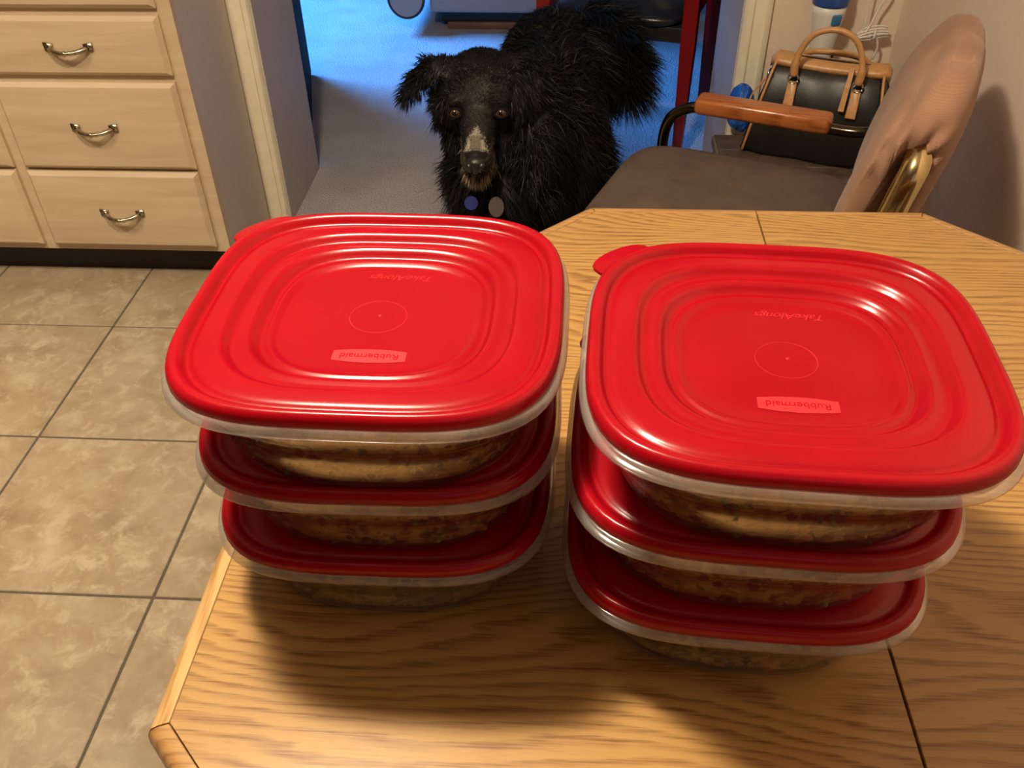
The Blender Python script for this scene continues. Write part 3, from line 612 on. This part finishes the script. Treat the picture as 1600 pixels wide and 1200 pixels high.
vc = empty('stick_vacuum', (0.615, 2.262, 0), 0, 'white upright stick vacuum with blue collar leaning by the wall behind the handbag', 'vacuum cleaner')
def lathe(prof, c=(0, 0), n=28, sq=1.0): return [[(c[0]+r_*math.cos(2*PI*j/n), c[1]+r_*math.sin(2*PI*j/n)*sq, z) for j in range(n)] for r_, z in prof]
MB().rings(lathe([(0.020, 0.05), (0.022, 0.30), (0.024, 0.48), (0.027, 0.53), (0.032, 0.58), (0.038, 0.62), (0.041, 0.640)], (0, 0), 28)).build('body', M['white_plastic'], vc, smooth=True)
MB().rings(lathe([(0.042, 0.640), (0.0425, 0.645), (0.0425, 0.668), (0.040, 0.672)])).build('collar', M['blue_plastic'], vc, smooth=True)
MB().rings(lathe([(0.040, 0.672), (0.040, 0.72), (0.034, 0.80), (0.022, 0.86), (0.016, 0.90)])).build('dust_bin', M['grey_plastic'], vc, smooth=True)
MB().tube([(0, 0, 0.90), (0, 0, 1.06), (0.0, -0.03, 1.12), (0, -0.07, 1.13)], 0.013, 12).build('handle', M['white_plastic'], vc, smooth=True)
me = MB().box(-0.0115, 0.0115, -0.005, 0.005, -0.013, 0.013).mesh('button'); bevel_mesh(me, 0.004, 3); a = link('button', me, M['teal_plastic'], vc, True, 60); a.location = (0.012, -0.0365, 0.612); a.rotation_euler = (0.10, 0, 0.28)
for sx in (-1, 1): MB().ball((sx*0.026, -0.008, 0.520), (0.005, 0.006, 0.010), 10, 6).build('side_clip', M['black_plastic'], vc, smooth=True)
me = MB().box(-0.05, 0.05, -0.030, 0.035, 0.0, 0.055).mesh('floor_head'); bevel_mesh(me, 0.012, 3); link('floor_head', me, M['black_plastic'], vc, True, 50)

cb = empty('hanging_cord', (0.745, 2.275, 0.5), 0, 'white electrical cord tied in a bundle hanging on the wall above the handbag', 'cord')
P = [(0.012, 0.01, 0.42), (0.010, 0.0, 0.30), (0.006, -0.004, 0.18), (-0.010, 0, 0.125), (-0.022, -0.004, 0.090), (-0.030, -0.006, 0.070)]
MB().tube(spline(P, 5), 0.0028, 7).build('cord_strand', M['cord'], cb, smooth=True)
P = [(-0.030, 0.012, 0.42), (-0.032, 0.006, 0.25), (-0.034, 0.0, 0.12), (-0.036, 0, 0.075)]
MB().tube(spline(P, 5), 0.0022, 7).build('cord_strand', M['cord'], cb, smooth=True)
for k in range(4):
    r_ = random.Random(k+5); P = []
    for i in range(14):
        a = 2*PI*i/14; P.append((-0.012+0.034*math.cos(a)+r_.uniform(-.003, .003), -0.006+k*0.003-0.004*math.sin(a), 0.060+0.006*math.sin(a)*(1+0.4*k)+0.006*math.cos(a)+k*0.0035))
    MB().tube(spline(P+[P[0]], 3)[:-1], 0.0024, 6, closed=True).build('cord_loop', M['cord'], cb, smooth=True)
P = [(-0.005, -0.006, 0.06), (0.004, -0.006, 0.045), (0.006, -0.004, 0.025), (0.002, 0, 0.005)]
MB().tube(spline(P, 5), 0.0028, 7).build('cord_strand', M['cord'], cb, smooth=True)
MB().tube([(-0.014, -0.006, 0.052), (-0.010, -0.016, 0.062), (-0.008, -0.008, 0.076), (-0.010, 0.006, 0.066)], 0.0032, 7, closed=True).build('twist_tie', M['white_plastic'], cb, smooth=True)

# ------------------------------------------------------------------ red-framed chair in the far room
rc = empty('red_frame_chair', (0.195, 2.985, 0), math.radians(-17), 'red lacquered chair with black leather seat behind the dog', 'chair')
LW = 0.225
for s, lab in ((-1, 0), (1, 1)):
    MB().rings([[(s*LW+a*k, -0.20+b_*k, z) for a, b_ in ((-1, -1), (1, -1), (1, 1), (-1, 1))] for k, z in ((0.013, 0.0), (0.021, 0.38), (0.021, 0.66))]).build('leg', M['red_lacquer'], rc)
    bbox('arm_rail', s*LW-0.02, s*LW+0.02, -0.23, 0.24, 0.66, 0.69, M['red_lacquer'], rc, bev=0.006)
    MB().rings([[(s*LW+a*k, y_+b_*k, z) for a, b_ in ((-1, -1), (1, -1), (1, 1), (-1, 1))] for k, z, y_ in ((0.016, 0.0, 0.23), (0.022, 0.42, 0.21), (0.018, 0.98, 0.28))]).build('leg', M['red_lacquer'], rc)
bbox('apron', -LW+0.02, LW-0.02, -0.215, 0.20, 0.385, 0.43, M['black_leather'], rc, bev=0.004)
o = MB().rings(slab(0.202, 0.235, 0.425, 0.462, 0.022, 6, 56)).build('seat', M['black_leather'], rc, smooth=True)
bbox('backrest', -LW+0.02, LW-0.02, 0.225, 0.262, 0.62, 0.95, M['black_leather'], rc, bev=0.012, seg=3)

# recliner at the far side of the carpet
rl = empty('recliner', (-0.36, 4.28, 0), math.radians(-1), 'grey upholstered recliner on a wooden base far behind the dog', 'armchair')
bbox('base', -0.17, 0.30, -0.27, 0.25, 0.0, 0.030, M['mid_wood'], rl, bev=0.004)
bbox('mechanism', -0.20, 0.29, -0.26, 0.24, 0.030, 0.085, M['black_plastic'], rl, bev=0.004)
me = MB().box(-0.235, 0.235, -0.33, 0.30, 0.085, 0.62).mesh('m'); bevel_mesh(me, 0.018, 3); link('body', me, M['recliner'], rl, True, 50)
MB().rings([[(-0.33+(0.072 if True else 0)*math.cos(2*PI*j/28), y, 0.155+0.078*math.sin(2*PI*j/28)) for j in range(28)] for y in (-0.36, 0.25)]).build('roll_arm', M['recliner'], rl, auto=40)
MB().tube([(-0.33+0.075*math.cos(2*PI*j/32), -0.355, 0.155+0.081*math.sin(2*PI*j/32)) for j in range(32)], 0.007, 8, closed=True).build('arm_welt', M['black_plastic'], rl, smooth=True)
me = MB().box(-0.235, 0.235, 0.22, 0.38, 0.40, 1.02).mesh('m'); bevel_mesh(me, 0.03, 3); link('backrest', me, M['recliner'], rl, True, 50)

# dark chest behind the right jamb
dc = empty('dark_chest', (0.78, 3.05, 0), math.radians(0), 'dark brown wooden chest in the shadow behind the right door jamb', 'chest')
bbox('chest_body', -0.255, 0.25, -0.12, 0.20, 0.055, 0.62, M['door_dark'], dc, bev=0.004)
bbox('chest_top', -0.262, 0.26, -0.13, 0.21, 0.62, 0.645, M['door_dark'], dc, bev=0.004)
bbox('plinth', -0.24, 0.24, -0.11, 0.19, 0.0, 0.055, M['brown_leather'], dc, bev=0.002)

# ------------------------------------------------------------------ ceiling fixtures (outside the frame, the room's lamps)
lf = empty('ceiling_lamp', (-0.38, 0.61, 2.20), 0, 'white ceiling lamp over the table', 'lamp')
b = MB(); b.box(-0.16, 0.16, -0.08, 0.08, 0.0, 0.04); b.box(-0.01, 0.01, -0.01, 0.01, 0.04, 0.22); b.build('housing', M['lamp_white'], lf)

# ------------------------------------------------------------------ dog
def dog():
    DX, DY = -0.06, 2.10
    root = empty('dog', (DX, DY, 0), 0, 'long-haired black dog with white muzzle blaze standing in the doorway looking up', 'dog')
    mb = MB()
    def cap(a, b_, ra, rb, n=7, flat=None):
        a, b_ = Vector(a), Vector(b_)
        for i in range(n+1):
            t_ = i/n; r_ = ra+(rb-ra)*t_; mb.ball(a.lerp(b_, t_), (r_*flat[0], r_*flat[1], r_*flat[2]) if flat else r_, 16, 10)
    # trunk: deep chest narrowing to the belly
    mb.ball((-0.085, 2.00, 0.385), (0.125, 0.155, 0.170), 20, 12)
    cap((-0.060, 2.04, 0.42), (-0.040, 2.26, 0.44), 0.135, 0.120)
    cap((-0.045, 2.26, 0.44), (-0.050, 2.44, 0.45), 0.118, 0.112)
    mb.ball((-0.055, 2.46, 0.43), (0.125, 0.115, 0.125), 18, 10)
    mb.ball((0.0, 2.03, 0.35), (0.095, 0.13, 0.14), 16, 10)
    # neck and ruff
    cap((-0.090, 2.02, 0.46), (-0.175, 1.91, 0.545), 0.115, 0.078)
    mb.ball((-0.160, 1.925, 0.43), (0.090, 0.075, 0.12), 16, 10); mb.ball((-0.222, 1.93, 0.455), (0.055, 0.06, 0.08), 14, 8); mb.ball((-0.185, 1.925, 0.34), (0.085, 0.08, 0.12), 16, 10); mb.ball((-0.150, 1.90, 0.30), (0.10, 0.08, 0.11), 16, 10)
    # skull, cheeks, muzzle
    S = 1.25
    fx = Vector((0.02, -0.948, -0.318)).normalized(); rx = fx.cross(Vector((0, 0, 1))).normalized(); ux = rx.cross(fx); H = Vector((-0.193, 1.895, 0.568))+fx*0.186*(1-S)-ux*0.020
       # fx forward, rx towards image left?, ux up
    Mh = Matrix((rx, fx, ux)).transposed()
    P = lambda r_, f_, u_: H+(rx*r_+fx*f_+ux*u_)*S
    hb_ = lambda c, r_, a, b_: mb.ball(c, tuple(q*S for q in r_), a, b_, Mh)
    hb_(P(0, 0, -0.008), (0.074, 0.076, 0.056), 20, 12)
    hb_(P(0, 0.035, 0.006), (0.056, 0.058, 0.042), 18, 10)
    for s in (-1, 1):
        hb_(P(s*0.043, 0.022, -0.022), (0.040, 0.055, 0.042), 14, 10)
        hb_(P(s*0.036, 0.066, 0.022), (0.019, 0.018, 0.010), 12, 8)      # brow
        hb_(P(s*0.013, 0.152, -0.032), (0.016, 0.032, 0.016), 12, 8)     # upper lip
    for i in range(8):
        t_ = i/7; hb_(P(0, 0.070+0.100*t_, -0.004-0.012*t_), (0.036-0.012*t_, 0.030, 0.031-0.010*t_), 16, 10)
    for i in range(6):
        t_ = i/5; hb_(P(0, 0.055+0.095*t_, -0.047-0.004*t_), (0.029-0.009*t_, 0.026, 0.014-0.002*t_), 14, 8)   # lower jaw
    # ears: image-left ear half pricked and folded outward, image-right ear hanging back
    def ear(pts, ws, th):
        for i in range(len(pts)-1):
            a, b_ = Vector(pts[i]), Vector(pts[i+1])
            d = (b_-a).normalized(); wd = d.cross(Vector((0, -0.6, 0.8))).normalized(); nn = d.cross(wd); Me = Matrix((wd, nn, d)).transposed()
            for k in range(6):
                t_ = k/6; wq = ws[i]+(ws[i+1]-ws[i])*t_; mb.ball(a.lerp(b_, t_), (wq, th, 0.014), 12, 8, Me)
    eL = [(-0.250, 1.935, 0.600), (-0.292, 1.93, 0.604), (-0.330, 1.915, 0.580), (-0.360, 1.890, 0.545)]
    eR = [(-0.135, 1.950, 0.605), (-0.098, 1.950, 0.600), (-0.080, 1.935, 0.570), (-0.078, 1.915, 0.510)]
    ear(eL, [0.030, 0.036, 0.029, 0.008], 0.010); ear(eR, [0.028, 0.034, 0.030, 0.010], 0.011)
    # legs with joints
    for s, x in ((-1, -0.185), (1, 0.0)):
        cap((x, 2.02, 0.36), (x-0.003, 2.03, 0.22), 0.060, 0.040); cap((x-0.003, 2.03, 0.22), (x, 1.99, 0.09), 0.037, 0.026); cap((x, 1.99, 0.09), (x, 1.975, 0.035), 0.026, 0.027)
        mb.ball((x, 1.955, 0.024), (0.034, 0.050, 0.024), 14, 8)
    for x in (-0.125, 0.020):
        cap((x, 2.46, 0.38), (x, 2.40, 0.25), 0.075, 0.050); cap((x, 2.40, 0.25), (x, 2.53, 0.13), 0.045, 0.026); cap((x, 2.53, 0.13), (x, 2.50, 0.035), 0.025, 0.024)
        mb.ball((x, 2.475, 0.024), (0.032, 0.050, 0.024), 14, 8)
    # tail held out to the image right
    tl = spline([(-0.02, 2.54, 0.47), (0.045, 2.56, 0.50), (0.110, 2.52, 0.485), (0.150, 2.46, 0.43), (0.155, 2.42, 0.37)], 5)
    for i, p in enumerate(tl): mb.ball(p, 0.026+0.014*math.sin(PI*i/(len(tl)-1)), 12, 8)
    me0 = mb.mesh('tmp'); tmp = bpy.data.objects.new('tmp', me0); COL.objects.link(tmp)
    rm = tmp.modifiers.new('r', 'REMESH'); rm.mode = 'VOXEL'; rm.voxel_size = 0.0062; rm.use_smooth_shade = True
    sm = tmp.modifiers.new('s', 'SMOOTH'); sm.factor = 0.5; sm.iterations = 5
    bpy.context.view_layer.update(); me = bpy.data.meshes.new_from_object(tmp.evaluated_get(bpy.context.evaluated_depsgraph_get()))
    bpy.data.objects.remove(tmp)
    n = len(me.vertices); co = np.empty(n*3); me.vertices.foreach_get('co', co); co = co.reshape(-1, 3)
    no = np.empty(n*3); me.vertices.foreach_get('normal', no); no = no.reshape(-1, 3)
    rxv, fxv, uxv = np.array(rx), np.array(fx), np.array(ux); Hn = np.array(H)
    def paint(p):
        q = (p-Hn)/S; r_, f_, u_ = q@rxv, q@fxv, q@uxv
        c = np.tile(np.array([0.0065, 0.0060, 0.0062]), (len(p), 1))
        jit = rng.normal(0, 0.004, len(p))
        def put(mask, col, k=1.0): c[mask] = c[mask]*(1-k)+np.array(col)*k
        brow = (f_ > 0.0) & (f_ < 0.085) & (np.abs(r_) < 0.05) & (u_ > 0.0); put(brow, (0.014, 0.012, 0.010), 0.5)
        bridge = (f_ > 0.05) & (f_ < 0.16) & (np.abs(r_+jit) < 0.018) & (u_ > 0.0); put(bridge, (0.032, 0.026, 0.020), 0.6)
        blaze = (f_ > 0.125+jit*2) & (f_ < 0.170) & (np.abs(r_) < (f_-0.122)*0.40+0.001+jit) & (u_ > -0.022); put(blaze, (0.34, 0.31, 0.25)); mid_ = blaze & (f_ > 0.143) & (np.abs(r_) < 0.009); put(mid_, (0.16, 0.14, 0.11))
        lips = (f_ > 0.13) & (np.abs(r_+jit) > 0.016) & (u_ > -0.040) & (u_ < -0.004); put(lips, (0.055, 0.043, 0.032))
        chin = (f_ > 0.095+jit) & (u_ < -0.050) & (u_ > -0.095) & (np.abs(r_+jit) < 0.026); put(chin, (0.36, 0.29, 0.22))
        bs = (p[:, 2] < 0.05); put(bs, (0.03, 0.025, 0.02))
        return c
    ca = me.color_attributes.new('Col', 'FLOAT_COLOR', 'POINT'); cc = np.ones((n, 4)); cc[:, :3] = paint(co); ca.data.foreach_set('color', cc.ravel())
    off = np.array([DX, DY, 0.0])
    # fur
    me.calc_loop_triangles(); nt = len(me.loop_triangles); tri = np.empty(nt*3, int); me.loop_triangles.foreach_get('vertices', tri); tri = tri.reshape(-1, 3)
    a, b_, c_ = co[tri[:, 0]], co[tri[:, 1]], co[tri[:, 2]]; ar = np.linalg.norm(np.cross(b_-a, c_-a), axis=1)/2
    cen = (a+b_+c_)/3; q = (cen-Hn)/S; fr = q@fxv; wgt = ar.copy()
    face = (fr > 0.03) & (np.abs(q@rxv) < 0.075) & (np.abs(q@uxv) < 0.08) & (cen[:, 1] < 1.9)
    wgt[face] *= 3.2; wgt[cen[:, 2] < 0.12] *= 0.3
    NB = 150000; idx = rng.choice(nt, NB, p=wgt/wgt.sum()); r1, r2_ = rng.random(NB), rng.random(NB); s1 = np.sqrt(r1)
    u0, u1, u2_ = 1-s1, s1*(1-r2_), s1*r2_
    bp = a[idx]*u0[:, None]+b_[idx]*u1[:, None]+c_[idx]*u2_[:, None]
    nn = no[tri[idx, 0]]*u0[:, None]+no[tri[idx, 1]]*u1[:, None]+no[tri[idx, 2]]*u2_[:, None]; nn /= np.linalg.norm(nn, axis=1)[:, None]+1e-9
    q = (bp-Hn)/S; r_, f_, u_ = q@rxv, q@fxv, q@uxv
    comb = np.tile(np.array([0.05, 0.55, -0.75]), (NB, 1)); L = np.full(NB, 0.042)
    head = (np.linalg.norm(q, axis=1) < 0.095) | (f_ > 0.03) & (np.linalg.norm(q, axis=1) < 0.20) & (u_ > -0.11) & (np.abs(r_) < 0.07)
    comb[head] = -fxv*0.9+np.array([0, 0, -0.25]); L[head] = 0.011
    side = head & (np.abs(r_) > 0.05) & (u_ < 0.01); L[side] = 0.026; comb[side] = np.array([0, 0.2, -0.9])
    mz = head & (f_ > 0.06); L[mz] = 0.0065
    chin = head & (u_ < -0.048) & (f_ > 0.03); L[chin] = 0.026; comb[chin] = np.array([0, -0.25, -0.9])
    earm = ((bp[:, 0] < -0.285) & (bp[:, 2] > 0.52)); L[earm] = 0.026; comb[earm] = np.array([-0.25, 0.0, -0.75])
    earr = ((bp[:, 0] > -0.12) & (bp[:, 0] < -0.05) & (bp[:, 2] > 0.52) & (bp[:, 1] < 1.96)); L[earr] = 0.030; comb[earr] = np.array([0.1, 0.1, -0.9])
    tail = (bp[:, 0] > 0.03) & (bp[:, 1] > 2.35) & (bp[:, 2] > 0.33); L[tail] = 0.085; comb[tail] = np.array([0.45, -0.25, -0.75])
    ruff = (bp[:, 1] < 2.02) & (bp[:, 2] < 0.52) & (bp[:, 2] > 0.25) & ~head; L[ruff] = 0.055
    low = bp[:, 2] < 0.16; L[low] = 0.014
    # clumping so the coat falls in wavy locks
    lock = np.array([mnoise.noise_vector(Vector((p*17.0).tolist())) for p in bp]); rnd = rng.normal(0, 0.16, (NB, 3))
    nw = np.where(tail | earm, 0.75, 0.42)
    nw = np.where(head & ~side, 0.20, nw); nw = np.where(mz, 0.10, nw)
    d = nn*nw[:, None]+comb*0.8+lock*0.75*np.where(mz, 0.2, 1.0)[:, None]+rnd; d /= np.linalg.norm(d, axis=1)[:, None]
    dn = np.sum(d*nn, axis=1); d += nn*np.maximum(0, 0.14-dn)[:, None]; d /= np.linalg.norm(d, axis=1)[:, None]
    L = L*rng.uniform(0.6, 1.25, NB); wv = np.cross(d, rng.normal(0, 1, (NB, 3))); wv /= np.linalg.norm(wv, axis=1)[:, None]
    W = np.where(mz, 0.0006, 0.0009)*rng.uniform(0.7, 1.3, NB); W = np.where(L > 0.03, W*1.25, W)
    eye_c = [P(s*0.0395, 0.0865, 0.008) for s in (-1, 1)]
    keep = np.ones(NB, bool)
    for e in eye_c: keep &= np.linalg.norm(bp-np.array(e), axis=1) > 0.0190
    nose_c = P(0, 0.186, -0.012); keep &= np.linalg.norm(bp-np.array(nose_c), axis=1) > 0.028
    bp, d, wv, W, L, nn = bp[keep], d[keep], wv[keep], W[keep], L[keep], nn[keep]; NB = len(bp)
    droop = np.array([0, 0, -0.25])
    p0 = bp-nn*0.002; p1 = bp+d*(L*0.5)[:, None]; p2 = bp+d*L[:, None]+droop*(L*0.6)[:, None]
    V = np.stack([p0-wv*W[:, None], p0+wv*W[:, None], p1-wv*(W*0.8)[:, None], p1+wv*(W*0.8)[:, None], p2], axis=1)-off
    fm = bpy.data.meshes.new('fur'); nv = NB*5; fm.vertices.add(nv); fm.vertices.foreach_set('co', V.ravel())
    base = np.arange(NB)*5; loops = np.stack([base, base+1, base+3, base+2, base+2, base+3, base+4], axis=1).ravel()
    fm.loops.add(NB*7); fm.loops.foreach_set('vertex_index', loops); fm.polygons.add(NB*2)
    ls = np.stack([np.arange(NB)*7, np.arange(NB)*7+4], axis=1).ravel(); fm.polygons.foreach_set('loop_start', ls)
    fm.update(calc_edges=True); fm.validate()
    ca = fm.color_attributes.new('Col', 'FLOAT_COLOR', 'POINT'); col = paint(bp)*rng.uniform(0.7, 1.4, (NB, 1)); cc = np.ones((NB, 5, 4)); cc[:, :, :3] = col[:, None, :]; ca.data.foreach_set('color', cc.ravel())
    co2 = (co-off).ravel(); me.vertices.foreach_set('co', co2); me.update()
    body = link('body', me, M['dog'], root, True); fur = link('fur', fm, M['dog'], root, True); fur['kind'] = 'stuff'
    ro = Vector((DX, DY, 0))
    for e in eye_c:
        eb = MB(); Re = fx.to_track_quat('Z', 'Y').to_matrix(); look = (Vector((0, 0, 1.32))-e).normalized(); Re = look.to_track_quat('Z', 'Y').to_matrix()
        R_ = 0.0145; rings = []; mats_ = []
        for i in range(1, 14):
            a_ = PI*i/14; rings.append([Vector(e)-ro+Re@Vector((R_*math.sin(a_)*math.cos(2*PI*j/20), R_*math.sin(a_)*math.sin(2*PI*j/20), R_*math.cos(a_)*1.0)) for j in range(20)])
        eb.rings(rings)
        em = eb.mesh('eye'); em.materials.append(M['eye_black']); em.materials.append(M['eye_iris'])
        for p in em.polygons:
            c0 = Re.transposed()@(p.center-(Vector(e)-ro)); an = math.degrees(math.acos(max(-1, min(1, c0.normalized().z)))); p.material_index = 1 if 31 < an < 50 else 0
            p.use_smooth = True
        o = bpy.data.objects.new('eye', em); COL.objects.link(o); o.parent = root
        lid = MB(); 
        for sgn in (1, -1):
            pts = [Vector(e)-ro+Re@Vector((0.0150*math.cos(t_), sgn*0.0090*math.sin(t_)+0.000, 0.0100)) for t_ in [PI*i/12 for i in range(13)]]
            lid.tube(pts, 0.0034, 6)
        lid.build('eyelid', M['dog_skin'], o, smooth=True)
    nb = MB(); nc = nose_c-ro; nb.ball(nc, (0.023, 0.018, 0.018), 20, 12, Mh); nb.ball(nc+ux*-0.010, (0.012, 0.015, 0.015), 14, 8, Mh)
    for s in (-1, 1): nb.ball(nc+rx*s*0.013+fx*0.0075, (0.0095, 0.011, 0.011), 12, 8, Mh)
    no_ = nb.build('nose', M['dog_nose'], root, smooth=True)
    ns = MB()
    for s in (-1, 1): ns.ball(nc+rx*s*0.0105+fx*0.018-ux*0.001, (0.004, 0.004, 0.005), 10, 6, Mh)
    ns.build('nostrils', M['eye_black'], no_, smooth=True)
    # collar with a blue tag and a pale disc
    cc_ = Vector((-0.150, 1.925, 0.470)); ax = (Vector((-0.175, 1.90, 0.56))-Vector((-0.11, 2.0, 0.43))).normalized(); u_ = ax.orthogonal().normalized(); v_ = ax.cross(u_)
    MB().tube([cc_-ro+(u_*math.cos(2*PI*i/40)+v_*math.sin(2*PI*i/40))*0.070 for i in range(40)], 0.008, 8, closed=True).build('collar', M['black_plastic'], root, smooth=True)
    return root
dog_root = dog()
def tagdisc(name, c, r_, th, m, parent, sq=1.0):
    c = Vector(c); look = (Vector((0, 0, 1.32))-c).normalized(); Re = look.to_track_quat('Z', 'Y').to_matrix()
    rs = [[c-dog_root.location+Re@Vector((r_*math.cos(2*PI*j/24), r_*sq*math.sin(2*PI*j/24), z)) for j in range(24)] for z in (-th/2, th/2)]
    return MB().rings(rs).build(name, m, parent, auto=40)
bt = tagdisc('blue_tag', (-0.207, 1.765, 0.366), 0.015, 0.003, M['blue_tag'], dog_root); bt['label'] = 'small blue collar tag'
pt = tagdisc('pale_tag', (-0.152, 1.765, 0.357), 0.017, 0.003, M['tan_fur'], dog_root, 1.3); pt['label'] = 'tan oval disc below the throat'
